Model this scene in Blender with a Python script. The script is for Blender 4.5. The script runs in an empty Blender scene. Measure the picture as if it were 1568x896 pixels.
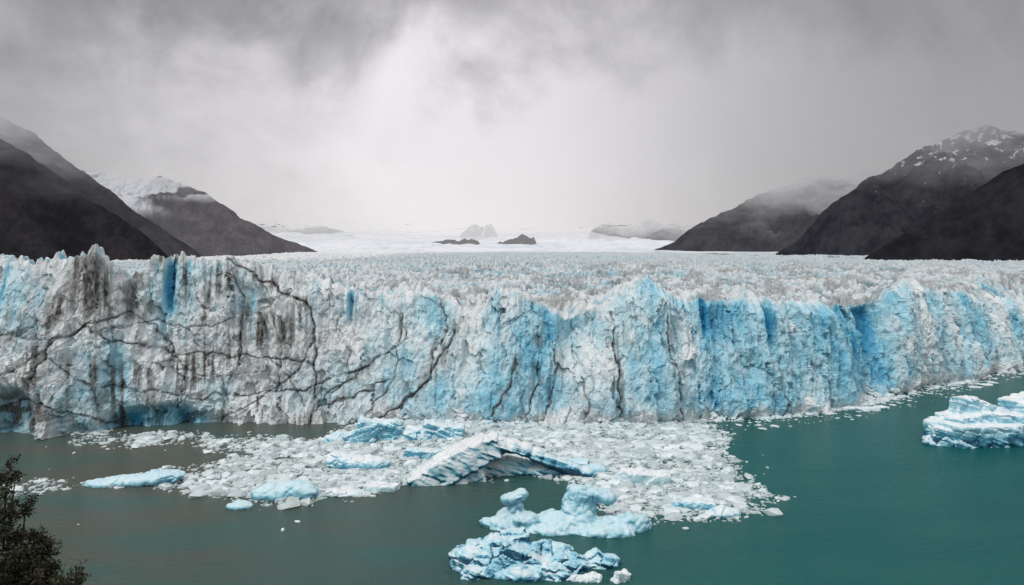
import bpy, math, numpy as np
from mathutils import Vector
rng=np.random.RandomState(7)
scene=bpy.context.scene
CAMZ=72.0
# ---------------------------------------------------------------- numpy noise
def _h(ix,iy,iz,seed):
    h=(ix*374761393+iy*668265263+iz*1274126177+seed*1442695041)&0xFFFFFFFF
    h=((h^(h>>13))*1274126177)&0xFFFFFFFF
    h=h^(h>>16)
    h=(h*668265263)&0xFFFFFFFF
    h=h^(h>>15)
    return h/4294967296.0
def vn(x,y,seed=0):
    x,y=np.broadcast_arrays(x,y)
    fx=np.floor(x);fy=np.floor(y);ix=fx.astype(np.int64);iy=fy.astype(np.int64)
    u=x-fx;v=y-fy;u=u*u*(3-2*u);v=v*v*(3-2*v)
    a=_h(ix,iy,0,seed);b=_h(ix+1,iy,0,seed);c=_h(ix,iy+1,0,seed);d=_h(ix+1,iy+1,0,seed)
    return (a*(1-u)+b*u)*(1-v)+(c*(1-u)+d*u)*v
def fbm(x,y,o=4,seed=0):
    s=0;a=.5;t=0
    for i in range(o):
        s=s+a*vn(x*2**i+i*17.3,y*2**i+i*9.1,seed+i);t+=a;a*=.5
    return s/t
def ridg(x,y,o=4,seed=0):
    s=0;a=.5;t=0
    for i in range(o):
        s=s+a*(1-np.abs(2*vn(x*2**i+i*17.3,y*2**i+i*9.1,seed+i)-1));t+=a;a*=.5
    return s/t
def vn3(p,seed=0):
    f=np.floor(p);i=f.astype(np.int64);u=p-f;u=u*u*(3-2*u)
    r=0
    for dx in (0,1):
        for dy in (0,1):
            for dz in (0,1):
                w=(u[:,0] if dx else 1-u[:,0])*(u[:,1] if dy else 1-u[:,1])*(u[:,2] if dz else 1-u[:,2])
                r=r+w*_h(i[:,0]+dx,i[:,1]+dy,i[:,2]+dz,seed)
    return r
def fbm3(p,o=4,seed=0):
    s=0;a=.5;t=0
    for i in range(o):
        s=s+a*vn3(p*2**i+i*7.7,seed+i);t+=a;a*=.5
    return s/t
def vor(x,y,seed=0):
    x,y=np.broadcast_arrays(x,y)
    ix=np.floor(x).astype(np.int64);iy=np.floor(y).astype(np.int64)
    F1=np.full(x.shape,9.);F2=np.full(x.shape,9.);R=np.zeros(x.shape);DX=np.zeros(x.shape);DY=np.zeros(x.shape)
    for dx in(-1,0,1):
        for dy in(-1,0,1):
            cx=ix+dx;cy=iy+dy
            px=cx+_h(cx,cy,1,seed);py=cy+_h(cx,cy,2,seed)
            ex=x-px;ey=y-py;d=np.sqrt(ex*ex+ey*ey)
            m=d<F1
            F2=np.where(m,F1,np.minimum(F2,d))
            R=np.where(m,_h(cx,cy,3,seed),R);DX=np.where(m,ex,DX);DY=np.where(m,ey,DY)
            F1=np.where(m,d,F1)
    return F1,F2,R,DX,DY
def vor3(p,seed=0):
    i=np.floor(p).astype(np.int64);n=len(p)
    F1=np.full(n,9.);F2=np.full(n,9.);R=np.zeros(n)
    for dx in(-1,0,1):
        for dy in(-1,0,1):
            for dz in(-1,0,1):
                c=i+np.array([dx,dy,dz]);
                q=np.stack([c[:,k]+_h(c[:,0],c[:,1],c[:,2],seed+k+1) for k in range(3)],1)
                d=np.linalg.norm(p-q,axis=1);m=d<F1
                F2=np.where(m,F1,np.minimum(F2,d));R=np.where(m,_h(c[:,0],c[:,1],c[:,2],seed+9),R);F1=np.where(m,d,F1)
    return F1,F2,R
def sst(a,b,x):
    t=np.clip((x-a)/(b-a),0,1);return t*t*(3-2*t)
# ---------------------------------------------------------------- mesh helpers
def raw_mesh(name,co,idx,per,mat,attrs=None,smooth=True):
    me=bpy.data.meshes.new(name)
    co=np.asarray(co,dtype=np.float32).reshape(-1,3);idx=np.asarray(idx,dtype=np.int32).ravel()
    me.vertices.add(len(co));me.vertices.foreach_set('co',co.ravel())
    nf=len(idx)//per
    me.loops.add(len(idx));me.loops.foreach_set('vertex_index',idx)
    me.polygons.add(nf);me.polygons.foreach_set('loop_start',np.arange(nf,dtype=np.int32)*per)
    me.polygons.foreach_set('use_smooth',np.full(nf,smooth))
    me.update(calc_edges=True);me.validate()
    if attrs:
        for k,v in attrs.items():
            a=me.attributes.new(k,'FLOAT','POINT');a.data.foreach_set('value',np.asarray(v,dtype=np.float32).ravel())
    ob=bpy.data.objects.new(name,me);scene.collection.objects.link(ob)
    if mat:me.materials.append(mat)
    return ob
def grid_mesh(name,P,mat,attrs=None,smooth=True):
    n,m=P.shape[:2]
    I=np.arange(n*m).reshape(n,m)
    q=np.stack([I[:-1,:-1],I[:-1,1:],I[1:,1:],I[1:,:-1]],-1)
    return raw_mesh(name,P.reshape(-1,3),q,4,mat,attrs,smooth)
# ---------------------------------------------------------------- node helpers
class NT:
    def __init__(s,mat=None,tree=None):
        s.t=tree or mat.node_tree;s.n=s.t.nodes;s.l=s.t.links
    def add(s,ty,**k):
        nd=s.n.new(ty)
        for a,b in k.items():setattr(nd,a,b)
        return nd
    def put(s,sock,v):
        if isinstance(v,bpy.types.NodeSocket):s.l.new(v,sock)
        elif isinstance(v,(tuple,list)) and len(v)==3 and sock.type=='RGBA':sock.default_value=(*v,1)
        else:sock.default_value=v
    def m(s,op,a,b=0.,c=None,clamp=False):
        nd=s.add('ShaderNodeMath',operation=op,use_clamp=clamp);s.put(nd.inputs[0],a);s.put(nd.inputs[1],b)
        if c is not None:s.put(nd.inputs[2],c)
        return nd.outputs[0]
    def mix(s,f,a,b,mode='MIX'):
        nd=s.add('ShaderNodeMix',data_type='RGBA',blend_type=mode);nd.clamp_factor=True
        s.put(nd.inputs[0],f);s.put(nd.inputs[6],a);s.put(nd.inputs[7],b);return nd.outputs[2]
    def noise(s,vec,scale,detail=5,rough=.55,dist=0.):
        nd=s.add('ShaderNodeTexNoise');s.put(nd.inputs['Vector'],vec);nd.inputs['Scale'].default_value=scale
        nd.inputs['Detail'].default_value=detail;nd.inputs['Roughness'].default_value=rough;nd.inputs['Distortion'].default_value=dist
        return nd.outputs['Fac']
    def map(s,v,a,b,c=0.,d=1.,smooth=True):
        nd=s.add('ShaderNodeMapRange');nd.interpolation_type='SMOOTHSTEP' if smooth else 'LINEAR'
        s.put(nd.inputs[0],v)
        for i,q in enumerate((a,b,c,d)):s.put(nd.inputs[1+i],q)
        return nd.outputs[0]
    def attr(s,n):
        nd=s.add('ShaderNodeAttribute');nd.attribute_name=n;return nd.outputs['Fac']
    def pos(s,scale=(1,1,1)):
        g=s.add('ShaderNodeNewGeometry').outputs['Position']
        mp=s.add('ShaderNodeMapping');s.l.new(g,mp.inputs[0]);mp.inputs['Scale'].default_value=scale
        return mp.outputs[0]
    def bump(s,h,strength,dist):
        b=s.add('ShaderNodeBump');s.put(b.inputs['Height'],h);b.inputs['Strength'].default_value=strength;b.inputs['Distance'].default_value=dist
        return b.outputs[0]
def new_mat(name):
    m=bpy.data.materials.new(name);m.use_nodes=True;t=NT(m);p=t.n['Principled BSDF'];return m,t,p
# ---------------------------------------------------------------- materials
def ice_mat(name):
    m,t,p=new_mat(name)
    P=t.pos();Pz=t.pos((1,1,.16))
    n1=t.noise(P,.09,6,.6);n2=t.noise(Pz,.9,5,.65);n3=t.noise(P,2.2,4,.6);n4=t.noise(t.pos((1,1,.5)),.35,6,.65)
    b=t.m('ADD',t.attr('blue'),t.m('MULTIPLY',t.m('SUBTRACT',n1,.5),.5))
    b=t.m('ADD',b,t.m('MULTIPLY',t.m('SUBTRACT',n2,.5),.35))
    b=t.m('ADD',b,t.m('MULTIPLY',t.m('SUBTRACT',n4,.5),.7))
    b=t.m('ADD',b,t.m('MULTIPLY',t.m('SUBTRACT',n3,.5),.22))
    r=t.add('ShaderNodeValToRGB');t.put(r.inputs[0],b);e=r.color_ramp.elements
    e[0].position=0.0;e[0].color=(.76,.80,.81,1);e[1].position=1.0;e[1].color=(.05,.31,.53,1)
    for ps,c in ((.22,(.61,.73,.77,1)),(.45,(.43,.67,.76,1)),(.72,(.22,.54,.69,1))):
        q=e.new(ps);q.color=c
    d=t.m('ADD',t.attr('dirt'),t.m('MULTIPLY',t.m('SUBTRACT',n2,.5),t.m('MULTIPLY',t.attr('dirt'),1.5)),clamp=True)
    dc=t.mix(n3,(.120,.104,.088),(.040,.034,.030))
    c=t.mix(d,r.outputs[0],dc)
    t.put(p.inputs['Base Color'],c);p.inputs['Roughness'].default_value=.45;p.inputs['Specular IOR Level'].default_value=.3
    h=t.m('ADD',t.noise(t.pos((1,1,.35)),1.3,6,.7),t.m('MULTIPLY',n3,.4))
    t.put(p.inputs['Normal'],t.bump(h,.6,.6))
    return m
ICE=ice_mat('glacier_ice')
def berg_mat(name,blueness,contrast=.5,side=.45):
    m,t,p=new_mat(name)
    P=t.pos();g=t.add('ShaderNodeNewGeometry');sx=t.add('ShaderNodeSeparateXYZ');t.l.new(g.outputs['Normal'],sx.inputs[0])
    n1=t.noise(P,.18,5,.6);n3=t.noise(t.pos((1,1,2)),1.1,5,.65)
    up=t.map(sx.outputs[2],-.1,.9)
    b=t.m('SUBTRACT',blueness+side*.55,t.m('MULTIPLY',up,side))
    b=t.m('ADD',b,t.m('MULTIPLY',t.m('SUBTRACT',n1,.5),contrast*1.6))
    b=t.m('ADD',b,t.m('MULTIPLY',t.m('SUBTRACT',n3,.5),contrast*.8))
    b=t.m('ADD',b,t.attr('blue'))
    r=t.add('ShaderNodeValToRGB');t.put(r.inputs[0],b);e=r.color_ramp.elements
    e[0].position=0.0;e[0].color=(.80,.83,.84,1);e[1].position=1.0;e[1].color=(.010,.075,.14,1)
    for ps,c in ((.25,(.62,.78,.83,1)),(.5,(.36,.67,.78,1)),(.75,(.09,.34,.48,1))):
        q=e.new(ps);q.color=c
    t.put(p.inputs['Base Color'],r.outputs[0]);p.inputs['Roughness'].default_value=.35;p.inputs['Specular IOR Level'].default_value=.4
    t.put(p.inputs['Normal'],t.bump(t.m('ADD',n3,t.noise(P,3.,4,.6)),.5,.35))
    return m
def brash_mat():
    m,t,p=new_mat('brash_ice_surface')
    P=t.pos();n=t.noise(P,.12,4,.5);n2=t.noise(P,1.5,4,.6)
    a=t.attr('tone')
    c=t.mix(a,(.27,.33,.33),(.80,.86,.87))
    c=t.mix(t.map(n,.5,.75,0,.4),c,(.33,.33,.30))
    c=t.mix(t.map(n2,.3,.7,0,.28),c,(.32,.52,.57))
    t.put(p.inputs['Base Color'],c);p.inputs['Roughness'].default_value=.5
    return m
def water_mat():
    m,t,p=new_mat('glacial_lake_water')
    P=t.pos();sx=t.add('ShaderNodeSeparateXYZ');t.l.new(P,sx.inputs[0])
    w=t.noise(P,.012,4,.5)
    x=t.m('ADD',sx.outputs[0],t.m('MULTIPLY',t.m('SUBTRACT',w,.5),90))
    x=t.m('ADD',x,t.m('MULTIPLY',t.m('SUBTRACT',sx.outputs[1],200),-.35))
    f=t.map(x,-120,80)
    c=t.mix(f,(.094,.100,.082),(.006,.098,.095))
    w2=t.noise(t.pos((1,2.5,1)),.02,3,.5)
    c=t.mix(t.map(w2,.35,.7,0,.45),c,(.020,.125,.115))
    t.put(p.inputs['Base Color'],c);p.inputs['Roughness'].default_value=.22;p.inputs['IOR'].default_value=1.33
    p.inputs['Specular IOR Level'].default_value=.20
    h=t.m('ADD',t.noise(t.pos((1,1.6,1)),.9,5,.6),t.m('MULTIPLY',t.noise(t.pos((1,2,1)),.2,3,.5),2.))
    t.put(p.inputs['Normal'],t.bump(h,.9,.7))
    return m
def mount_mat(name,haze,z0,z1,rock=(.030,.030,.034),rock2=(.07,.065,.062),snow=0.,cloud=(.42,.42,.43),sthr=(.52,.6)):
    m,t,p=new_mat(name)
    P=t.pos();sx=t.add('ShaderNodeSeparateXYZ');t.l.new(P,sx.inputs[0]);z=sx.outputs[2]
    n=t.noise(P,.012,7,.62);n2=t.noise(t.pos((1,1,.35)),.05,6,.65)
    c=t.mix(t.map(t.m('ADD',n,t.m('MULTIPLY',n2,.7)),.65,1.05),rock,rock2)
    if snow>0:
        s=t.m('MAXIMUM',t.attr('snow'),t.m('MULTIPLY',t.map(t.m('ADD',n2,t.m('MULTIPLY',t.m('SUBTRACT',z,z0),.0008)),sthr[0],sthr[1]),snow))
        c=t.mix(s,c,(.66,.69,.73))
    t.put(p.inputs['Base Color'],c);p.inputs['Roughness'].default_value=.95;p.inputs['Specular IOR Level'].default_value=.0
    t.put(p.inputs['Normal'],t.bump(t.m('ADD',n2,n),1.,22.))
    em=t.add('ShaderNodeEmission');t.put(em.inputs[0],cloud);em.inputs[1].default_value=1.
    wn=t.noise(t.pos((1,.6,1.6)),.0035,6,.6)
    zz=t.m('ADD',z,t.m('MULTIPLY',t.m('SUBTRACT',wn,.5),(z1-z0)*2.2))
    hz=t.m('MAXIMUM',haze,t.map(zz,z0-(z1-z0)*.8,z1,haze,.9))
    a=t.add('ShaderNodeMixShader');t.put(a.inputs[0],hz);t.l.new(p.outputs[0],a.inputs[1]);t.l.new(em.outputs[0],a.inputs[2])  # distance haze and summit cloud painted into the rock shading as emission
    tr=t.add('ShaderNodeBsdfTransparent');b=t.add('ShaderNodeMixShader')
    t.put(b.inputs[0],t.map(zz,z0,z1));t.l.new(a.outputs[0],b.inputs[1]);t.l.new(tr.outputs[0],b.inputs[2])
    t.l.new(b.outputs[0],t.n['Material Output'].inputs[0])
    return m
# ---------------------------------------------------------------- GLACIER
tab=np.array([ # x, y(top edge), z(top edge)
(-460,300,66),(-330,305,68),(-260,312,69),(-210,319,70),(-195,319,68.8),(-184,319,71.5),(-174,320,69.5),(-170,322,75),(-164,325,68.7),(-159,328,62.3),
(-151,330,69.2),(-146,331,72),(-136,333,74),(-126,337,69.7),(-111,341,67.7),(-99,342,65.7),(-88,343,63.4),(-77,344,59.9),(-62,345,55.3),
(-48,345,56.4),(-36,343,54.7),(-24,339,49.7),(-14,337,51.5),(-7,336,59.2),(4.5,336,56.5),(13,337,50.4),(24.5,338,43.5),(38.7,338,49.8),(50,339,57.8),
(62,340,62.6),(74,344,54),(92.5,347,50),(111.5,351,52.7),(145,367,49.4),(186,396,45.2),(198,404,50),(221,425,59.4),(244,440,53.4),(300,485,47),(348,526,41.8),(460,620,40),(740,880,35),(1000,1150,32)],float)
def col_positions():
    xs=[-460.]
    while xs[-1]<1000:
        x=xs[-1]
        st=.45 if -216<x<230 else (.4 if x<360 and x>0 else (1.1 if x>0 else 2.))
        xs.append(x+st)
    return np.array(xs)
cx=col_positions()
fine=np.arange(-480,1020,1.);fy=np.interp(fine,tab[:,0],tab[:,1]-9);k=np.exp(-np.linspace(-2.5,2.5,41)**2);k/=k.sum()
fy=np.convolve(np.pad(fy,20,'edge'),k,'valid');cy=np.interp(cx,fine,fy)
ct=np.interp(cx,tab[:,0],tab[:,2])
dy=np.gradient(cy,cx);nl=np.sqrt(1+dy*dy);nx=dy/nl;ny=-1/nl
S=np.concatenate([[0],np.cumsum(np.hypot(np.diff(cx),np.diff(cy)))])+100
left=1-sst(-95,-60,cx)
jag=(ridg(S/6.,S*0,3,5)-.55)*(4+4*left)+(vor(S/2.6,S*0+.5,8)[2]-.5)*(1.2+1.6*left)
ct2=ct+jag-.2
NW=165
v=np.linspace(0,1,NW)[:,None]
Z=-1.5+(ct2[None,:]+1.5)*v
Sg=np.broadcast_to(S[None,:],Z.shape);X0=np.broadcast_to(cx[None,:],Z.shape)
warp=(fbm(Sg/30.,Z/45.,3,3)-.5)*9
wa=(fbm(Sg/4.5,Z/6.,4,301)-.5);wb=(fbm(Sg/4.5,Z/6.,4,302)-.5)
big=(fbm(Sg/38.,Z/90.,2,11)-.5)*13
d=big.copy()
Lw=1-sst(-100,-60,X0)
fl=ridg((Sg+warp)/12.,Z/90.,3,21);d+=(fl-.5)*(2.8+3.0*v)
F1,F2,R,DX,DY=vor((Sg+warp*.8+wa*9)/9.5,(Z+warp*.5+wb*12)/23.,31);d+=(R-.5)*2.0+DX*(R-.5)*5.5+DY*(R-.5)*4.;e1=F2-F1
a1,a2,R2,DX2,DY2=vor((Sg+warp*.5+wa*4)/3.4,(Z+warp+wb*6)/6.5,41);d+=(R2-.5)*1.1+DX2*(R2-.5)*2.6+DY2*(R2-.5)*1.8;e2=a2-a1
b1,b2,R3,DX3,DY3=vor((Sg)/1.5,Z/2.2,43);d+=(R3-.5)*.55
fn=fbm(Sg/2.,Z/3.0,4,51);d+=(fn-.5)*2.0
d+=(fbm(Sg/6.,Z/12.,4,57)-.5)*3.
st_=ridg((Sg+warp*.3)/2.6,Z/34.,3,53);d+=(st_-.5)*1.8*sst(.35,.8,v*np.ones_like(Z))
d-=.35*np.exp(-(e1/.05)**2)
setb=11*v**1.25
ap=sst(.52,.75,fbm(Sg/22.,Z*0+3,3,61));d+=ap*6*np.clip(1-v/.22,0,1)*(.6+R2*.8)
d-=(1-ap)*2.5*np.exp(-(Z/3.0)**2)
def blob(x0,z0,rx,rz):return np.exp(-(((X0-x0)/rx)**2+((Z-z0)/rz)**2)**2)
d-=9*blob(-148,2,16,7)+8*blob(-200,9,9,9)
d-=5*blob(-158,55,2.2,16)+6*blob(-145,61,2,14)+4*blob(-71,54,1.3,12)+5*blob(87,46,1.6,10)+4*blob(118,40,2,10)+5*blob(186,38,6,14)
d+=5*blob(-2,28,16,32)-5*blob(26,36,6,14)+4*blob(60,30,24,34)+4*blob(222,30,22,30)
cracks=[
([(-122,69),(-108,61),(-89,49),(-85,35),(-85,18),(-86,0)],1.2),
([(-49,47),(-50,30),(-52,18),(-59,8)],.7),([(-27,38),(-32,27),(-36,18),(-41,13),(-48,5)],1.1),
([(2,28),(-1,18),(-9,0)],.85),([(11.6,41),(10.8,18),(3,1)],.9),([(18.7,30),(18.7,15),(11.6,0)],.8),
([(44,46.5),(45,24),(45.5,12.6),(47,1)],1.05),([(67,52),(68,30),(71,12.6),(72.5,1)],.8),
([(-35,52),(-29.5,41),(-34,29.6),(-35,18),(-50,5),(-62,-1)],.8),([(-84,7),(-63,24),(-46,35),(-52,49)],.6),
([(-212,22),(-196,26),(-177,42),(-158,48)],.8),([(-177,45),(-164,37),(-142,30),(-105,27),(-85,24)],.7),
([(-168,18),(-131,11),(-92,13),(-62,24)],.7),([(-193,18),(-185,37),(-171,45)],1.0),
([(-120,66),(-115,52),(-117,30),(-122,13),(-124,0)],.7),
([(-108,61),(-104,44),(-99,30),(-101,12)],.6),([(-85,35),(-92,22),(-110,8),(-124,2)],.8),
([(-168,40),(-150,43),(-130,40),(-118,44)],.5),([(-158,48),(-146,36),(-138,22),(-140,8)],.55),([(-185,30),(-172,20),(-168,8)],.6),
([(-212,37),(-198,40),(-186,38)],.5),([(-105,27),(-96,18),(-90,6)],.6),([(-150,26),(-128,20),(-108,21)],.45),([(-135,60),(-130,48),(-134,36),(-128,24)],.5),
([(-210,10),(-190,13),(-170,6),(-160,0)],.8),([(120,20),(121,8),(122,1)],.7),([(30,20),(33,9),(31,0)],.5),([(-84,7),(-70,9),(-55,17)],.7),([(-72,34),(-70,20),(-80,6)],.45)]
cw_x=X0+(fbm(Sg/6.,Z/6.,4,71)-.5)*5;cw_z=Z+(fbm(Sg/6.,Z/6.,4,72)-.5)*5
dirt=np.zeros(Z.shape)
for pl,wt in cracks:
    best=np.full(Z.shape,99.)
    for (x1,z1),(x2,z2) in zip(pl[:-1],pl[1:]):
        ux,uz=x2-x1,z2-z1;L2=ux*ux+uz*uz
        tt=np.clip(((cw_x-x1)*ux+(cw_z-z1)*uz)/L2,0,1)
        best=np.minimum(best,np.hypot(cw_x-x1-tt*ux,cw_z-z1-tt*uz))
    wv=wt*(.1+1.1*fbm(Sg/5.,Z/5.,2,75))
    ln=np.exp(-(best/(.20+.55*wv))**2);dirt=np.maximum(dirt,ln*min(1,.6+wt*.5)*sst(.30,.5,fbm(Sg/4.,Z/4.,2,74)+.08))
    dirt=np.maximum(dirt,.60*wt*np.exp(-(best/(5.*wv+.4))**2)*sst(.45,.65,fbm(Sg/1.3,Z/9.,3,76)))
    d-=ln*1.2*wt
lf=1-sst(-100,-70,X0+ (fbm(Sg/20.,Z/20.,2,77)-.5)*30)
net=ridg((Sg+warp)/30.,(Z+warp*.7-.15*Sg)/11.,4,81)
dirt=np.maximum(dirt,lf*.65*sst(.79,.86,net)*sst(.4,.6,fbm(Sg/20.,Z/20.,2,82)))
stain=sst(.47,.68,fbm(Sg/1.6,Z/26.,4,85))*sst(.42,.62,fbm(Sg/24.,Z/20.,3,86))
stain2=sst(.45,.6,fbm(Sg/7.,Z/26.,4,95))
dirt=np.maximum(dirt,lf*(.66*stain+.17*stain2)+.15*stain)
tower=np.exp(-(((X0+172)/10)**2+((Z-60)/16)**2)**2);dirt=np.maximum(dirt,tower*(.3+.6*sst(.35,.6,fbm(Sg/2.,Z/18.,4,87))))
tower=np.exp(-(((X0+158)/9)**2+((Z-52)/9)**2)**2);dirt=np.maximum(dirt,.7*tower*sst(.35,.55,fbm(Sg/4.,Z/5.,4,89)))
bl=np.exp(-(((X0+205)/36)**2+((Z-6)/12)**2)**2);dirt=np.maximum(dirt,bl*(.3+.6*sst(.4,.62,fbm(Sg/7.,Z/3.,4,88))))
cav=-(d-big)
rb=np.interp(X0,[-215,-150,-100,-75,-40,-18,-10,18,26,45,75,100,150,200,240,340,500],[.24,.16,.10,.24,.34,.42,.80,.72,.48,.56,.56,.62,.68,.60,.48,.42,.36])
blue=rb+.045*cav+(fbm(Sg/16.,Z/26.,4,91)-.5)*1.05+(R-.5)*.18+(R2-.5)*.14
blue-=.65*sst(.20,.0,v*1.0+(fn-.5)*.2)*sst(-80,-20,X0)
tw=sst(2.8,0,(ct2[None,:]-Z)+(fn-.5)*4);blue-=.35*tw
blue+=.5*blob(87,46,2.2,11)+.35*blob(118,40,4,10)+.4*blob(186,38,7,14)+.4*blob(-145,61,2.5,14)+.4*blob(-71,54,1.5,10)+.35*blob(-148,3,17,8)
blue+=.40*(1-sst(-30,-10,X0))*sst(.58,.85,v)*sst(.45,.25,st_)
d*=np.minimum(1,.35+ (1-v)*6)
PX=X0+nx[None,:]*(d-setb);PY=np.broadcast_to(cy[None,:],Z.shape)+ny[None,:]*(d-setb)
wall=np.stack([PX,PY,Z],-1)
# -- upper surface
offs=[.35]
while offs[-1]<3700:offs.append(offs[-1]+max(.5,.0085*offs[-1]))
offs=np.array(offs)[:,None]
tx=wall[-1,:,0][None,:];ty=wall[-1,:,1][None,:]
TX=tx*(1+.0003*offs);TY=ty+offs
def surf(x,y):
    return np.interp(y,[330,420,700,1200,2000,3500],[43,50,58,63,71,88])+14*np.exp(-((x+165)/80)**2)*np.exp(-(y-330)/250)-5*sst(250,700,np.abs(x))*np.exp(-y/2200)+(fbm(x/220.,y/260.,3,101)-.5)*5
w=sst(0,26,offs)
sx_=(TX+ (fbm(TX/30.,TY/30.,2,103)-.5)*16)
F1,F2,R,DX,DY=vor(sx_/4.8,TY/6.,105);e=F2-F1
am=np.interp(TY,[0,500,1500,2600,3100],[3.1,3.3,3.1,2.0,.3])
ser=am*(np.minimum(e*2.4,1)**.8-.75+.9*(R-.5))+am*1.2*(ridg(TX/11.,TY/14.,3,107)-.55)+am*.4*(fbm(TX/1.6,TY/2.,2,108)-.5)
ser+= (fbm(TX/40.,TY/45.,3,109)-.5)*11*np.interp(TY,[0,2500,3200],[1,.8,0])
TZ=ct2[None,:]*(1-w)+surf(TX,TY)*w+ser*sst(0,6,offs)
top=np.stack([TX,TY,TZ],-1)
tb=.08+.45*sst(.22,.0,e)-.03*ser+.35*sst(.55,.75,fbm(TX/25.,TY/18.,3,117))*np.interp(TY,[330,800,1500],[1,.6,0])+np.interp(TY,[330,500,900,2600,3200],[-.06,.0,.10,.10,-.25])
td=.46*sst(.38,.62,fbm(TX/9.,TY/14.,3,111))*np.interp(TY,[0,700,1200,2600,3100],[1.2,1,.5,.5,0])*sst(-170,-40,TX)+.06
td=np.maximum(td,.28*np.interp(TY,[330,600,1000,2700,3100],[.5,.8,1.,.8,0]))
tb=tb-.35*sst(-150,-420,TX+ (fbm(TX/90.,TY/200.,2,115)-.5)*120)*sst(900,1500,TY)
td=td*(1-.8*sst(-150,-420,TX)*sst(900,1500,TY))
td=np.maximum(td,.8*np.exp(-((TX-610-(fbm(TX/80,TY/200.,2,113)-.5)*90)/22)**2)*sst(1300,1500,TY))
P=np.concatenate([wall,top],0)
blue=np.concatenate([blue,tb],0);dirt=np.concatenate([dirt,td],0)
grid_mesh('glacier',P,ICE,{'blue':blue,'dirt':dirt},smooth=False)
# -- fallen ice rubble heaped at the foot of the wall
ico_v=[];ph=(1+5**.5)/2
for a in(-1,1):
    for b in(-ph,ph):ico_v+=[(0,a,b),(a,b,0),(b,0,a)]
ico_v=np.array(ico_v)/1.9
import itertools
ico_f=[]
for tri in itertools.combinations(range(12),3):
    q=ico_v[list(tri)]
    if all(abs(np.linalg.norm(q[i]-q[(i+1)%3])-2/1.9)<.01 for i in range(3)):
        n=np.cross(q[1]-q[0],q[2]-q[0]);ico_f.append(tri if n@q.mean(0)>0 else tri[::-1])
ico_f=np.array(ico_f)
def chunks(name,C,Sz,mat,flat=.6,attrs=None,jit=.28,seed=1):
    r=np.random.RandomState(seed);n=len(C)
    V=ico_v[None]*(1+(r.rand(n,12,1)-.5)*jit*2)+(r.rand(n,12,3)-.5)*jit
    V[:,:,2]=np.clip(V[:,:,2],-9,.45+.3*r.rand(n,1))
    V*=np.stack([Sz*(.7+.7*r.rand(n)),Sz*(.6+.5*r.rand(n)),Sz*flat*(.6+.8*r.rand(n))],-1)[:,None,:]
    a=r.rand(n)*6.28;c,s=np.cos(a)[:,None],np.sin(a)[:,None]
    V=np.stack([V[...,0]*c-V[...,1]*s,V[...,0]*s+V[...,1]*c,V[...,2]],-1)+C[:,None,:]
    F=(ico_f[None]+np.arange(n)[:,None,None]*12)
    at={k:np.repeat(x,12) for k,x in (attrs or {}).items()}
    return raw_mesh(name,V,F,3,mat,at,smooth=False)
n=7000
xx=rng.uniform(-60,345,n);dens=fbm(xx/20.,xx*0+3,3,61);dens2=np.interp(xx,[-60,0,80,100,130,345],[.4,.5,.5,1,.5,.7])
keep=rng.rand(n)<sst(.35,.7,dens)*dens2+.14;xx=xx[keep]
yy=np.interp(xx,cx,cy);sl=np.interp(xx,cx,dy);off=rng.rand(len(xx))**1.3*9
hh=np.interp(xx,[-60,80,95,112,125,345],[1,1,2.6,2.4,1,1])
dn=np.sqrt(1+sl*sl)
o=off-4.0
C=np.stack([xx+sl/dn*o,yy-1/dn*o,np.maximum(0,(5.5-off)*1.3*rng.rand(len(xx))*hh)],-1)
sz=.4+1.9*rng.rand(len(xx))**2.5
chunks('ice_rubble',C,sz,ICE,.8,{'blue':.0+.3*rng.rand(len(xx)),'dirt':rng.rand(len(xx))*.05},seed=3)
# ---------------------------------------------------------------- BRASH ICE
poly=np.array([(-178,313),(-132,316),(-118,307),(-98,302),(-74,299),(-72,322),(-53,341),(0,338),(87,340),(84,305),(79,275),(75,247),(80,229),(62,210),(40,208.5),(27,208),
(20,225),(17.7,243.6),(3.4,254.5),(-28,247),(-43.5,230),(-58.6,221),(-73.6,227),(-99.4,233.6),(-124,240),(-116,258),(-91.5,275),(-118,289),(-148,291),(-170,294)],float)
poly2=np.array([(-175,246),(-140,248),(-136,240),(-160,229),(-180,228)],float)
def sdist(x,y,pl):
    ins=np.zeros(x.shape,bool);best=np.full(x.shape,1e9)
    for i in range(len(pl)):
        x1,y1=pl[i];x2,y2=pl[(i+1)%len(pl)]
        c=((y1>y)!=(y2>y))&(x<(x2-x1)*(y-y1)/(y2-y1+1e-12)+x1);ins^=c
        ux,uy=x2-x1,y2-y1;t=np.clip(((x-x1)*ux+(y-y1)*uy)/(ux*ux+uy*uy),0,1)
        best=np.minimum(best,np.hypot(x-x1-t*ux,y-y1-t*uy))
    return np.where(ins,best,-best)
def density(x,y):
    wx=x+(fbm(x/9.,y/9.,3,201)-.5)*14;wy=y+(fbm(x/9.,y/9.,3,202)-.5)*14
    s=np.maximum(sdist(wx,wy,poly),sdist(wx,wy,poly2)-1)
    return sst(-5,7,s)*(1-.75*sst(-95,-110,x)*sst(.62,.45,fbm(x/6,y/6,3,205)))*(.76+.24*sst(.35,.5,fbm(x/13,y/9,3,207)))
gx=np.arange(-186,92,.33);gy=np.arange(204,341,.33)
GX,GY=np.meshgrid(gx,gy);D=density(GX,GY)
H=np.full(GX.shape,-.6);T=np.zeros(GX.shape)
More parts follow.
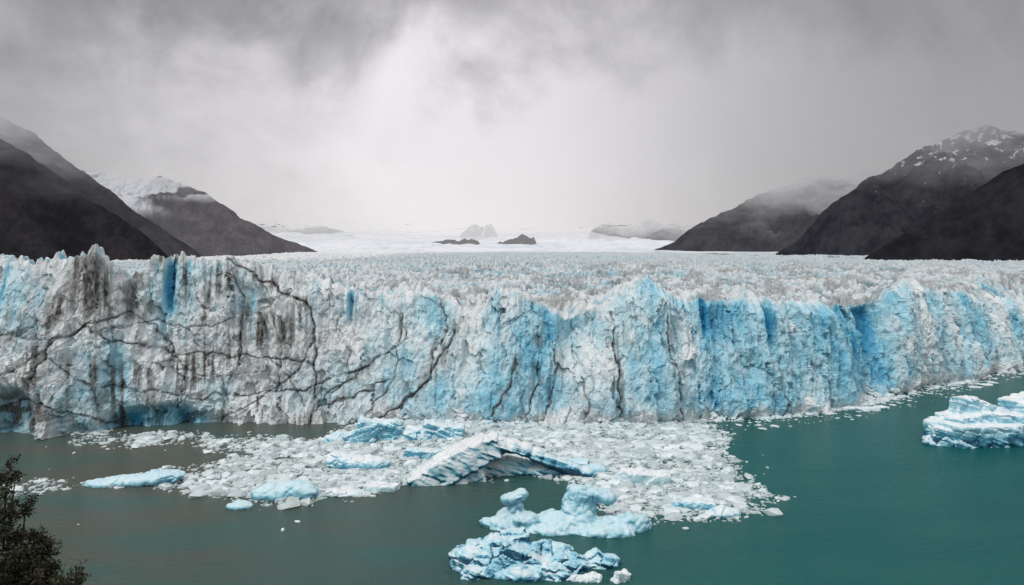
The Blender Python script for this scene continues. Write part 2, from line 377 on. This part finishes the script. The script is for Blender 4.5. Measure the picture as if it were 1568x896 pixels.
for sc,sd,hh,th in ((5.5,209,1.3,.90),(2.6,213,.8,.66),(1.15,215,.35,.04)):
    F1,F2,R,DX,DY=vor((GX+fbm(GX/2,GY/2,2,7))/sc,GY/sc,sd)
    r2=(R*7.13)%1
    on=(R>1-(1-th)*D**1.2)
    hgt=np.where(on&(F2-F1>.08),hh*(.25+.75*r2)+.25*hh*(DX+DY)*2*(r2-.4),-.6)
    T=np.where(hgt>H,np.clip((R*13.7)%1*(.85 if sc<2 else 1)+(.2 if sc>2 else 0.08),0,1),T);H=np.maximum(H,hgt)
BR=brash_mat()
n_,m_=H.shape;I=np.arange(n_*m_).reshape(n_,m_)
mx=np.maximum.reduce([H[:-1,:-1],H[:-1,1:],H[1:,1:],H[1:,:-1]])>-.5
q=np.stack([I[:-1,:-1],I[:-1,1:],I[1:,1:],I[1:,:-1]],-1)[mx]
brash=raw_mesh('brash_ice',np.stack([GX,GY,H],-1),q,4,BR,{'tone':T},smooth=False)
n=8500
px=rng.uniform(-190,92,n);py=rng.uniform(200,340,n);dd=density(px,py)
keep=rng.rand(n)<.8*dd+.012;px,py=px[keep],py[keep];k_=len(px)
sz=.35+2.8*rng.rand(k_)**4.5
sz=np.where(dd[keep]<.1,np.minimum(sz,.9),sz)
chunks('growler_ice',np.stack([px,py,sz*.12],-1),sz,BR,.55,{'tone':.4+.6*rng.rand(k_)},seed=5)
n=420
xx=rng.uniform(95,345,n);yy=np.interp(xx,cx,cy)-3-rng.rand(n)**2*16-6*rng.rand(n);sz=.3+1.5*rng.rand(n)**3
C=np.stack([xx,yy,sz*.05],-1)
ex=np.array([(154,362,0,),(158,361,0),(163,363,0),(168,360,0),(228,392,0),(252,420,0),(262,428,0),(270,434,0),(318,470,0)],float)
C=np.concatenate([C,ex]);sz=np.concatenate([sz,[3.2,2.6,3.5,2.4,3.4,3.,4.,3.,4.]])
chunks('ice_floe',C,sz,BR,.3,{'tone':.6+.4*rng.rand(len(C))},seed=8)
# ---------------------------------------------------------------- ICEBERGS
def berg(name,parts,mat,vox=.4,noise=(1.2,5.),facet=(0.,4.),fine=.12,seed=1,smooth_it=2,blue_fn=None,dec=.14,strat=0.):
    import bmesh
    from mathutils import Matrix
    bm=bmesh.new()
    for kind,c,r,rz,ty in parts:
        M=Matrix.Translation(c)@Matrix.Rotation(rz,4,'Z')@Matrix.Rotation(ty,4,'Y')@Matrix.Diagonal((*r,1))
        if kind=='e':bmesh.ops.create_icosphere(bm,subdivisions=3,radius=1,matrix=M)
        else:bmesh.ops.create_cube(bm,size=2,matrix=M)
    me=bpy.data.meshes.new(name+'_base');bm.to_mesh(me);bm.free()
    ob=bpy.data.objects.new(name,me);scene.collection.objects.link(ob)
    md=ob.modifiers.new('r','REMESH');md.mode='VOXEL';md.voxel_size=vox
    sm=ob.modifiers.new('s','SMOOTH');sm.iterations=smooth_it;sm.factor=.5
    def bake():
        dg=bpy.context.evaluated_depsgraph_get();nm=bpy.data.meshes.new_from_object(ob.evaluated_get(dg))
        ob.modifiers.clear();ob.data=nm;nm.name=name
        N=len(nm.vertices);co=np.zeros(N*3,np.float32);nm.vertices.foreach_get('co',co);no=np.zeros(N*3,np.float32);nm.vertices.foreach_get('normal',no)
        return nm,co.reshape(-1,3).astype(float),no.reshape(-1,3)
    nm,co,no=bake()
    dsp=(fbm3(co/noise[1]+seed*3.3,3,seed)-.5)*2*noise[0]+(fbm3(co/1.3+seed,3,seed+5)-.5)*2*fine
    if facet[0]>0:
        F1,F2,R=vor3(co/facet[1]+seed*1.7,seed+20);dsp+=(R-.5)*2*facet[0]-facet[0]*.5*np.exp(-((F2-F1)/.15)**2)
    if strat>0:
        dsp+=strat*(ridg(co[:,0]/7.,(co[:,2]*1.+co[:,0]*.35+co[:,1]*.2)/1.6,2,seed+31)-.5)
    co+=no*dsp[:,None]
    nm.vertices.foreach_set('co',co.astype(np.float32).ravel());nm.update()
    if dec<1:
        md=ob.modifiers.new('d','DECIMATE');md.ratio=dec
        nm,co,no=bake()
    nm.polygons.foreach_set('use_smooth',np.full(len(nm.polygons),dec>=1));nm.update()
    at=nm.attributes.new('blue','FLOAT','POINT')
    bf=(blue_fn(co,no) if blue_fn else np.zeros(len(co)))
    at.data.foreach_set('value',np.asarray(bf,dtype=np.float32))
    nm.materials.clear();nm.materials.append(mat);return ob
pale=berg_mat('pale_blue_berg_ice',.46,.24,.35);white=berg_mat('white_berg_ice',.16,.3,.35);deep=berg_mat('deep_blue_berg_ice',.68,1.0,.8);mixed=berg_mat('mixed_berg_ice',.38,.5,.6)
pts=[(-28,246,0,3.4,5.5,3.2),(-24,247,2.0,4,6,3.6),(-20,248,4.2,4,6.4,4),(-16,249,6.2,4,6.4,4),(-12,250,8.0,4,6,3.6),(-8,251,9.4,4,5.4,3.2),(-4,251,9.9,3.8,4.8,2.8),(0,251.5,9.6,3.6,4.2,2.5),(4,252,8.4,3.4,3.8,2.4),(8,252,6.6,3.4,3.6,2.3),(12,252,5.0,3.6,3.4,2.2),(16,252,3.6,3.6,3.2,2.2),(20,251.5,2.4,3.6,3,2.0),(24,251,1.2,3.4,2.8,1.8)]
parts=[]
for i,(x,y,z,rx,ry,rz) in enumerate(pts):
    nxt=pts[min(i+1,len(pts)-1)];pr=pts[max(i-1,0)];sl=math.atan2(nxt[2]-pr[2],nxt[0]-pr[0])
    parts.append(('c' if i<6 else 'e',(x,y,z),(rx,ry,rz),0,-sl))
parts+=[('c',(-25,247,0),(5,6,2.8),.15,0),('c',(-20,248,1.5),(5,5.6,3.6),.1,-.3),('c',(-14,249.5,2.5),(4.5,4.5,4.5),.05,-.3),('e',(-2,255,1),(12,3,4.5),0,0),('e',(12,254,0),(9,3,3),0,0)]
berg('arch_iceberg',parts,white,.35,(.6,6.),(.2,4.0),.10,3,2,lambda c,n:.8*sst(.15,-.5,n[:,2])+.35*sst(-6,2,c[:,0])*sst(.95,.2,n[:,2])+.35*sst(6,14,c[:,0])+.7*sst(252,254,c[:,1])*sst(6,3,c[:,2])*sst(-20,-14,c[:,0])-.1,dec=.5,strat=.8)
parts=[('e',(1,206,0.0),(9,5.5,3.4),0,0),('e',(3,205,2.0),(5,4,2.0),0,0),('e',(1.2,206,4.4),(2.0,2.2,3.2),0,.0),('e',(0.8,206,7.6),(3.9,2.8,1.7),0,-.25),
('e',(-5,206,.6),(4,3.5,2.2),0,0),('e',(10,206,1.0),(7,4,2.4),0,0),('e',(18,207,3),(5,4.5,5.0),0,0),('e',(18.5,207.5,7.0),(4.4,3.8,3.6),0,.25),('e',(23.5,207.5,7.6),(4.2,2.8,1.5),0,.35),('e',(15,205,.5),(10,5,3),0,0),
('e',(28,204,.3),(9,4.5,2.8),0,0),('e',(31,204,2.0),(5,3,1.8),0,0),('e',(14,202,.0),(12,4,1.8),0,0),('e',(24,200,0),(8,4,2.0),0,0)]
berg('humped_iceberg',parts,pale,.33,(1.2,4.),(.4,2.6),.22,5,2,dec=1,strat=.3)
parts=[('e',(-2,180,0),(9,6,4.2),.3,.12),('c',(4,178,.8),(7,4,3.4),-.25,.3),('e',(-9,179,.8),(6,5,3.4),0,0),('c',(-3,182,3.0),(7,3.0,2.4),.2,-.2),('e',(13,178,.3),(8,4.0,3.2),.3,.15),
('e',(20,180,.3),(5,3.4,2.6),0,0),('e',(-5,175,.0),(7,3.4,2.4),.4,.1),('e',(5,173,0),(9,3.0,2.0),0,0),('e',(8,182,1.5),(6,3,3.2),0,0)]
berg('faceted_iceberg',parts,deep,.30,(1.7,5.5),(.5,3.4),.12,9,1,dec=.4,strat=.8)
parts=[('e',(15,171.5,0),(3.0,1.6,1.1),0,0),('e',(18,171,.2),(2.2,1.4,1.2),.4,0),('c',(24,171,.4),(1.7,1.2,1.4),.5,.3)]
berg('bergy_bit',parts,white,.25,(.5,2.),(.3,1.4),.1,11,1,dec=.3)
parts=[('c',(178,297,3),(13,9,4.6),.1,0),('c',(166,296,2.2),(6,6,3.6),-.2,.2),('c',(176,300,7),(8,6,3.6),.2,-.1),('c',(181,302,11.5),(5,4,3.8),.1,.25),('c',(175,302,13),(3,3,3),.3,.2),('c',(197,300,5),(12,8,6),-.1,.0),
('c',(203,303,12),(8,6,4),.2,-.15),('e',(160,295,1),(3,3,1.6),0,0)]
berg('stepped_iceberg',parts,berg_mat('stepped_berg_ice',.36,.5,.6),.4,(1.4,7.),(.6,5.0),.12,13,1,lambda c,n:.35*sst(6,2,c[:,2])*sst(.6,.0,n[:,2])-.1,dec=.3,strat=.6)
parts=[('e',(-60,300,0),(12,5,4.0),.0,0),('c',(-52,301,2.5),(8,4.5,4.5),.2,.25),('e',(-47,301,5),(5,4,3),0,0),('e',(-40,303,1),(9,5,4.0),0,0),('c',(-28,306,1),(8,4,4),.1,.2),('c',(-58,298,2),(7,3.5,3.0),.1,-.3),('e',(-68,299,0),(6,4,2),0,0)]
berg('ridged_iceberg',parts,mixed,.4,(1.4,5.5),(.6,4.),.12,15,1,dec=.2,strat=.6)
for i_,(nm_,parts,mt,dc_) in enumerate((
 ('tabular_iceberg',[('e',(-121,243,.6),(10,4,2.0),0,-.05),('e',(-112,244,1.4),(9,4,2.2),.1,-.1),('e',(-127,242,.2),(7,3.4,1.6),0,0)],pale,.4),
 ('domed_iceberg',[('e',(-70,229,1.2),(7,4,3.0),0,0),('e',(-63,230,1.4),(6,4,3.2),0,0),('e',(-67,230,3.2),(6,3,1.5),0,-.1)],pale,1),
 ('domed_iceberg.001',[('e',(-78,220.5,.3),(4,2.4,1.3),0,0)],pale,1),
 ('blocky_iceberg',[('e',(-55,262,1.4),(8,4,3.2),0,.1),('e',(-48,263,1),(7,4,2.6),0,0),('e',(-60,264,3),(4,3,2.4),0,0)],mixed,.2),
 ('blocky_iceberg.001',[('c',(42,245,.6),(7,4,2.6),.2,.1),('e',(37,246,1),(4,3,3.0),0,0)],white,.2),
 ('blocky_iceberg.002',[('c',(52,222,.3),(6,3.4,1.6),-.2,0),('e',(58,214,.2),(5,3,1.4),0,0)],mixed,.2),
 ('blocky_iceberg.003',[('c',(-40,238,.2),(5,3,1.3),-.2,0),('e',(-50,232,.2),(6,3,1.4),0,0)],white,.2),
 ('blocky_iceberg.004',[('c',(22,262,.4),(4,3,1.9),-.2,0),('e',(28,257,.4),(4,3,2.2),0,0)],pale,.2),
 ('blocky_iceberg.005',[('c',(-32,275,.4),(6,3,2.2),.2,.1),('e',(-24,277,.4),(5,3,2.0),0,0)],mixed,.2),
 ('slab_iceberg',[('c',(162,360,.0),(8,3,1.0),-.1,0),('c',(172,362,.0),(4,2,.8),.3,0)],white,.3))):
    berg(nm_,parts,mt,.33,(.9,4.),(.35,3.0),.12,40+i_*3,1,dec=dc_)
# ---------------------------------------------------------------- WATER
me=bpy.data.meshes.new('water')
me.from_pydata([(-6000,-800,0),(6000,-800,0),(6000,9000,0),(-6000,9000,0)],[],[(0,1,2,3)])
wo=bpy.data.objects.new('water',me);scene.collection.objects.link(wo);me.materials.append(water_mat())
# ---------------------------------------------------------------- MOUNTAINS
def spur(name,crest,slope,mat,seed,rough=1.,nu=420,nv=260,snow_fn=None):
    c=np.array(crest,float);L=np.concatenate([[0],np.cumsum(np.abs(np.diff(c[:,0])))])
    u=np.linspace(0,L[-1],nu)
    cx_,cy_,cz_=[np.interp(u,L,c[:,i]) for i in range(3)]
    k=np.ones(9)/9;sm=lambda a:np.convolve(np.pad(a,4,'edge'),k,'valid')
    cz_=sm(cz_)
    wv=np.linspace(-1,1,nv)[:,None]
    wv=np.sign(wv)*np.abs(wv)**1.2
    Wd=(cz_[None,:]+60)/slope
    Xg=np.broadcast_to(cx_[None,:],(nv,nu)).copy();Yg=cy_[None,:]+wv*Wd
    a=np.abs(wv)
    Xg+= (fbm(Xg/150.,Yg/150.,2,seed+7)-.5)*60*a
    Zg=cz_[None,:]-(cz_[None,:]+60)*(a**.92)
    sc=np.clip(cz_[None,:]/250,.15,1.4)
    Zg+=rough*sc*((ridg(Xg/170.,Yg/210.,5,seed)-.55)*120*np.minimum(1,a*5+.12)+(fbm(Xg/28.,Yg/28.,4,seed+3)-.5)*18)
    P=np.stack([Xg,Yg,Zg],-1)
    at={'snow':snow_fn(Xg,Yg,Zg) if snow_fn else np.zeros(Xg.shape)}
    return grid_mesh(name,P,mat,at)
cl=(.37,.372,.39)
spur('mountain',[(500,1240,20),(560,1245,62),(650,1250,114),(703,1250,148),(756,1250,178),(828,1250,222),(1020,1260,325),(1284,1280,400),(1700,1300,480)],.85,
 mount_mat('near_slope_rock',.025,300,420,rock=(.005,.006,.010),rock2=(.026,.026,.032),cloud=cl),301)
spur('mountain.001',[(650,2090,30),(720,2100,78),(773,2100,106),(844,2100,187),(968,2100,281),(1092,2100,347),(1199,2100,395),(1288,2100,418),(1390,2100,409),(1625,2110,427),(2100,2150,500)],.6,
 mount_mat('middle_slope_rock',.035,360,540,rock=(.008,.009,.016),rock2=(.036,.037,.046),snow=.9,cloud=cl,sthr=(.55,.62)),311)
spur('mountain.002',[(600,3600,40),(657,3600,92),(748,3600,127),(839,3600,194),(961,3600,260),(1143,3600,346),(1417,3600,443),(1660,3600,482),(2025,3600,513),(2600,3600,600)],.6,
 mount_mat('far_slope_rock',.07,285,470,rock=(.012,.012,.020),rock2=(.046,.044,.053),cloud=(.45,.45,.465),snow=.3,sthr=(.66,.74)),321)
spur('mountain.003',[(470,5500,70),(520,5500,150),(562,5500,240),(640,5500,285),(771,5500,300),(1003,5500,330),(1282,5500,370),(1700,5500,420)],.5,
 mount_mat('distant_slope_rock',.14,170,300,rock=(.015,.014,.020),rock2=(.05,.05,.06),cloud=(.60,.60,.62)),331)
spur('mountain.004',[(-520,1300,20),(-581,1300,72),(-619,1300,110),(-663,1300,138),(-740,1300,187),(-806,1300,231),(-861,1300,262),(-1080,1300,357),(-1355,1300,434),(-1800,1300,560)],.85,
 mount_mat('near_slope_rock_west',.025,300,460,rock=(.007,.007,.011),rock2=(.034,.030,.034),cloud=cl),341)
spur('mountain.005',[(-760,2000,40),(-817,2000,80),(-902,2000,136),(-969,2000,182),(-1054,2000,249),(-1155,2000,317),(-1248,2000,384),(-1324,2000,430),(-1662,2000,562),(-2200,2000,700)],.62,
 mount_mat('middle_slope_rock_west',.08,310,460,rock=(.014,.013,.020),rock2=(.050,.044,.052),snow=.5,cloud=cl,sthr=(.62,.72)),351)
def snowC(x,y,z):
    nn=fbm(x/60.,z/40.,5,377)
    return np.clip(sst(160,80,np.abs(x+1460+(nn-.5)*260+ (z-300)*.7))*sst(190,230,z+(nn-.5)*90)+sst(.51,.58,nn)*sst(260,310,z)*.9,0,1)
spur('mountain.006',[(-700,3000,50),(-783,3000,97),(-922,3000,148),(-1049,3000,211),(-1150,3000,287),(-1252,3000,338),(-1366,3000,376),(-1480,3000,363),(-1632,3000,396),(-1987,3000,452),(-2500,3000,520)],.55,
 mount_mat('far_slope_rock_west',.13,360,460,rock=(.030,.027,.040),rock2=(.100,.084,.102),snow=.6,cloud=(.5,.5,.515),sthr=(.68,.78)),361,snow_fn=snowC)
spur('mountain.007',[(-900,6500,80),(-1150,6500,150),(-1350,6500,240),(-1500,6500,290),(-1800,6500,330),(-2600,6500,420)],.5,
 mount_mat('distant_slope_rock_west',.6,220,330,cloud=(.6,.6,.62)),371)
X,Y=np.meshgrid(np.linspace(-2600,2600,360),3150+np.linspace(0,1,260)**1.3*5200)
t_=(Y-3150)/5200
Zs=74+330*t_**1.15+(fbm(X/500.,Y/600.,4,401)-.5)*130*sst(.08,.5,t_)+(fbm(X/60.,Y/90.,4,403)-.5)*26*sst(.02,.2,t_)
sm_,t,p=new_mat('snowfield_snow')
Pn=t.pos();nn=t.noise(Pn,.004,6,.6);nn2=t.noise(Pn,.02,6,.6)
t.put(p.inputs['Base Color'],t.mix(t.map(t.m('ADD',t.m('MULTIPLY',nn,.5),t.m('MULTIPLY',nn2,.5)),.42,.62),(.76,.78,.81),(.48,.57,.65)));p.inputs['Roughness'].default_value=.8
sx=t.add('ShaderNodeSeparateXYZ');t.l.new(Pn,sx.inputs[0])
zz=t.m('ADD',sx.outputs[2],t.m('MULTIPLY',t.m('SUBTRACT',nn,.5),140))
em=t.add('ShaderNodeEmission');t.put(em.inputs[0],(.78,.78,.80));a=t.add('ShaderNodeMixShader');t.put(a.inputs[0],t.map(zz,90,220,.1,.75));t.l.new(p.outputs[0],a.inputs[1]);t.l.new(em.outputs[0],a.inputs[2])  # mist over the snow painted in as emission, growing with height
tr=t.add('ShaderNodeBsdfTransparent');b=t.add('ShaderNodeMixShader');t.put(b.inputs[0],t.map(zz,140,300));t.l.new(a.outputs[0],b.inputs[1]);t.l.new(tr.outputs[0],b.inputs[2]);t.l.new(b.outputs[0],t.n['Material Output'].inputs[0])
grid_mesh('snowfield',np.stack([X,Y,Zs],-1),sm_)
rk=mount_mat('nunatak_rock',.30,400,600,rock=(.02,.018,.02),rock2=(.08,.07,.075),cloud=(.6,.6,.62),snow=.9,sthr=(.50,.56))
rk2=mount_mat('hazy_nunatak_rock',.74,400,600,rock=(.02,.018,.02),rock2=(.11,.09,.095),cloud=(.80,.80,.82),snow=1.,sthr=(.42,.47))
def nunatak(name,x0,y0,zb,prof,dep,seed,mt):
    pr=np.array(prof,float);u=np.linspace(pr[0,0],pr[-1,0],160);top_=np.interp(u,pr[:,0],pr[:,1])
    w_=np.linspace(-1,1,70)[:,None];Xg=x0+np.broadcast_to(u[None],(70,160));Yg=y0+w_*dep+0*Xg
    Zg=zb-25+(top_[None]+25)*(1-np.abs(w_)**1.3)+(fbm(Xg/24.,Yg/16.,5,seed)-.5)*30
    grid_mesh(name,np.stack([Xg,Yg,Zg],-1),mt,{'snow':np.zeros(Xg.shape)})
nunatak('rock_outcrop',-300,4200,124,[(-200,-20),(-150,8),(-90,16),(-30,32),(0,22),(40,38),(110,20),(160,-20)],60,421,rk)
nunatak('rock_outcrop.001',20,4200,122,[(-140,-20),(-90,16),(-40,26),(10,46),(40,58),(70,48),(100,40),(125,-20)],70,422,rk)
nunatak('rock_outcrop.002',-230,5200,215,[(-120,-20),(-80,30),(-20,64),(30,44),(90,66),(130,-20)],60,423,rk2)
# ---------------------------------------------------------------- HILLSIDE + SHRUB at the viewpoint
X,Y=np.meshgrid(np.linspace(-90,90,260),np.linspace(-60,150,300))
Zh=70.3-.52*np.maximum(Y,0)+(fbm(X/6.,Y/6.,4,501)-.5)*1.2*sst(2,6,np.hypot(X,Y))
Zh+=2.75*np.exp(-((X+7.9)/1.5)**2-((Y-11.8)/2.0)**2)
Zh=np.where(Y<0,70.3+(fbm(X/6.,Y/6.,4,501)-.5)*.6,Zh)
hm,t,p=new_mat('hillside_soil');n_s=t.noise(t.pos(),1.2,6,.65)
t.put(p.inputs['Base Color'],t.mix(n_s,(.05,.045,.03),(.035,.05,.02)));p.inputs['Roughness'].default_value=.95
t.put(p.inputs['Normal'],t.bump(n_s,.8,.1))
grid_mesh('hillside',np.stack([X,Y,Zh],-1),hm)
bark,t,p=new_mat('shrub_bark');t.put(p.inputs['Base Color'],t.mix(t.noise(t.pos(),20,4),(.05,.035,.022),(.10,.075,.05)));p.inputs['Roughness'].default_value=.9
leaf,t,p=new_mat('shrub_leaf');t.put(p.inputs['Base Color'],t.mix(t.attr('tone'),(.010,.014,.006),(.095,.085,.028)));p.inputs['Roughness'].default_value=.6
def tube(pts,rad,k=6):
    pts=np.array(pts);V=[];F=[]
    for i,(pp,r) in enumerate(zip(pts,rad)):
        tdir=pts[min(i+1,len(pts)-1)]-pts[max(i-1,0)];tdir/=np.linalg.norm(tdir)+1e-9
        a_=np.cross(tdir,[.3,.9,.1]);a_/=np.linalg.norm(a_);b_=np.cross(tdir,a_)
        for j in range(k):
            an=j/k*2*math.pi;V.append(pp+r*(math.cos(an)*a_+math.sin(an)*b_))
    for i in range(len(pts)-1):
        for j in range(k):F.append((i*k+j,i*k+(j+1)%k,(i+1)*k+(j+1)%k,(i+1)*k+j))
    return V,F
root=bpy.data.objects.new('beech_shrub',None);scene.collection.objects.link(root)
V=[];F=[];tips=[]
rs=np.random.RandomState(21)
base=np.array([-8.15,11.9,65.8])
def addt(pts,rad):
    v_,f_=tube(pts,rad);o_=len(V);V.extend(v_);F.extend([tuple(q+o_ for q in ff) for ff in f_])
for st in range(52):
    dx=(rs.uniform(-1.2,.1) if st%3==0 else rs.uniform(.0,1.4)) if st>5 else [-.5,-.1,.05,.22,.12,.35][st]
    ztop=np.interp(dx,[-1.3,0,.2,.35,.6,.9,1.2],[69.1,69.0,68.7,68.1,67.75,67.4,67.05])
    H_=(ztop-base[2])*(rs.uniform(.72,1.0) if st>5 else .97)
    p0=base+np.array([dx*.6,rs.uniform(-.4,.4),0]);lean=np.array([dx*.4,rs.uniform(-.4,.4),H_])
    pts=[p0+lean*t2+np.array([rs.normal()*.04,rs.normal()*.04,0])*(t2>0) for t2 in np.linspace(0,1,7)]
    addt(pts,np.linspace(.035,.007,7))
    for b_ in range(22):
        t2=rs.uniform(.25,1.);q=p0+lean*t2;L=(.34*(1.15-t2)+.07)*rs.uniform(.6,1.2);an=rs.uniform(0,6.28)
        dv=np.array([math.cos(an),math.sin(an),rs.uniform(.1,.7)])*L
        pp=[q,q+dv*.5+np.array([0,0,.02]),q+dv];addt(pp,[.010,.007,.004])
        for j in range(48):
            f_=rs.uniform(.2,1.12);tips.append(q+dv*f_+rs.normal(size=3)*.04)
o_b=raw_mesh('branches',np.array(V),np.array(F),4,bark);o_b.parent=root
tips=np.array(tips);n=len(tips)
a_=rs.normal(size=(n,3));a_/=np.linalg.norm(a_,axis=1)[:,None];b_=np.cross(a_,rs.normal(size=(n,3)));b_/=np.linalg.norm(b_,axis=1)[:,None]
sz=(.014+.018*rs.rand(n))[:,None]
Lq=np.stack([tips-a_*sz,tips+b_*sz*.6,tips+a_*sz,tips-b_*sz*.6],1)
tone=np.clip(fbm(tips[:,0]*3,tips[:,2]*3,3,9)*.9+rs.rand(n)*.5-.42,0,1)
o_l=raw_mesh('foliage',Lq,np.arange(n*4),4,leaf,{'tone':np.repeat(tone,4)},smooth=False);o_l.parent=root
# ---------------------------------------------------------------- SKY / LIGHT
W=bpy.data.worlds.new('World');scene.world=W;W.use_nodes=True;t=NT(tree=W.node_tree)
bg=t.n['Background'];sunel=math.radians(50);sunrot=math.radians(226)
sky=t.add('ShaderNodeTexSky',sky_type='NISHITA');sky.sun_disc=False;sky.sun_elevation=sunel;sky.sun_rotation=sunrot
t.l.new(sky.outputs[0],bg.inputs[0]);bg.inputs[1].default_value=.08
tc=t.add('ShaderNodeTexCoord').outputs['Generated'];sx=t.add('ShaderNodeSeparateXYZ');t.l.new(tc,sx.inputs[0])
x,y,z=sx.outputs
zc=t.m('ADD',t.m('MAXIMUM',z,0.),.26)
cb=t.add('ShaderNodeCombineXYZ');t.put(cb.inputs[0],t.m('DIVIDE',x,zc));t.put(cb.inputs[1],t.m('DIVIDE',y,zc));cb.inputs[2].default_value=3.1
cn=t.noise(cb.outputs[0],1.0,10,.56,.3)
cn2=t.noise(tc,3.6,10,.56,.5)
cn3=t.noise(tc,9.,8,.58,.5)
A=lambda n_,k_:t.m('MULTIPLY',t.m('SUBTRACT',n_,.5),k_)
cl_=t.m('ADD',A(cn,.8),t.m('ADD',A(cn2,1.5),A(cn3,.7)))
gx_=t.m('DIVIDE',t.m('ADD',t.m('ADD',x,.09),t.m('MULTIPLY',cl_,.16)),.37)
gz_=t.m('DIVIDE',t.m('MAXIMUM',t.m('SUBTRACT',t.m('SUBTRACT',z,t.m('MULTIPLY',cl_,.22)),.185),0.),.11)
gl=t.m('EXPONENT',t.m('MULTIPLY',t.m('ADD',t.m('MULTIPLY',gx_,gx_),t.m('MULTIPLY',gz_,gz_)),-1.))
gl=t.m('MULTIPLY',gl,t.map(y,-.2,.3))
v_=t.m('ADD',.325,t.m('MULTIPLY',gl,.54))
amp=t.map(z,.02,.25,.08,.19)
v_=t.m('ADD',v_,t.m('MULTIPLY',cl_,amp))
v_=t.m('ADD',v_,t.m('MULTIPLY',t.map(y,.3,-.6),.35))  # unseen sky behind the camera brightened as added fill on the ice front
v_=t.m('ADD',v_,t.m('MULTIPLY',t.map(z,.45,.95),.6))
v_=t.m('MAXIMUM',v_,.12)
cc=t.add('ShaderNodeCombineColor');t.put(cc.inputs[0],t.m('MULTIPLY',v_,1.0));t.put(cc.inputs[1],t.m('MULTIPLY',v_,.97));t.put(cc.inputs[2],t.m('MULTIPLY',v_,.99))
bg2=t.add('ShaderNodeBackground');t.l.new(cc.outputs[0],bg2.inputs[0]);bg2.inputs[1].default_value=1.
mx=t.add('ShaderNodeMixShader');mx.inputs[0].default_value=.96;t.l.new(bg.outputs[0],mx.inputs[1]);t.l.new(bg2.outputs[0],mx.inputs[2])
t.l.new(mx.outputs[0],t.n['World Output'].inputs[0])
sl=bpy.data.lights.new('sun','SUN');sl.energy=1.45;sl.angle=math.radians(12);sl.color=(1,.97,.93)
so=bpy.data.objects.new('sun',sl);scene.collection.objects.link(so)
az=sunrot
dirv=Vector((math.sin(az)*math.cos(sunel),math.cos(az)*math.cos(sunel),math.sin(sunel)))
so.rotation_euler=dirv.to_track_quat('Z','Y').to_euler()
scene.view_settings.view_transform='Standard';scene.view_settings.look='None';scene.view_settings.exposure=0
# ---------------------------------------------------------------- CAMERA
cam=bpy.data.cameras.new('camera');cam.lens=27.18;cam.sensor_width=36;cam.shift_y=-.037;cam.clip_end=20000;cam.clip_start=.1
co=bpy.data.objects.new('camera',cam);scene.collection.objects.link(co);co.location=(0,0,CAMZ);co.rotation_euler=(math.radians(90),0,0);scene.camera=co
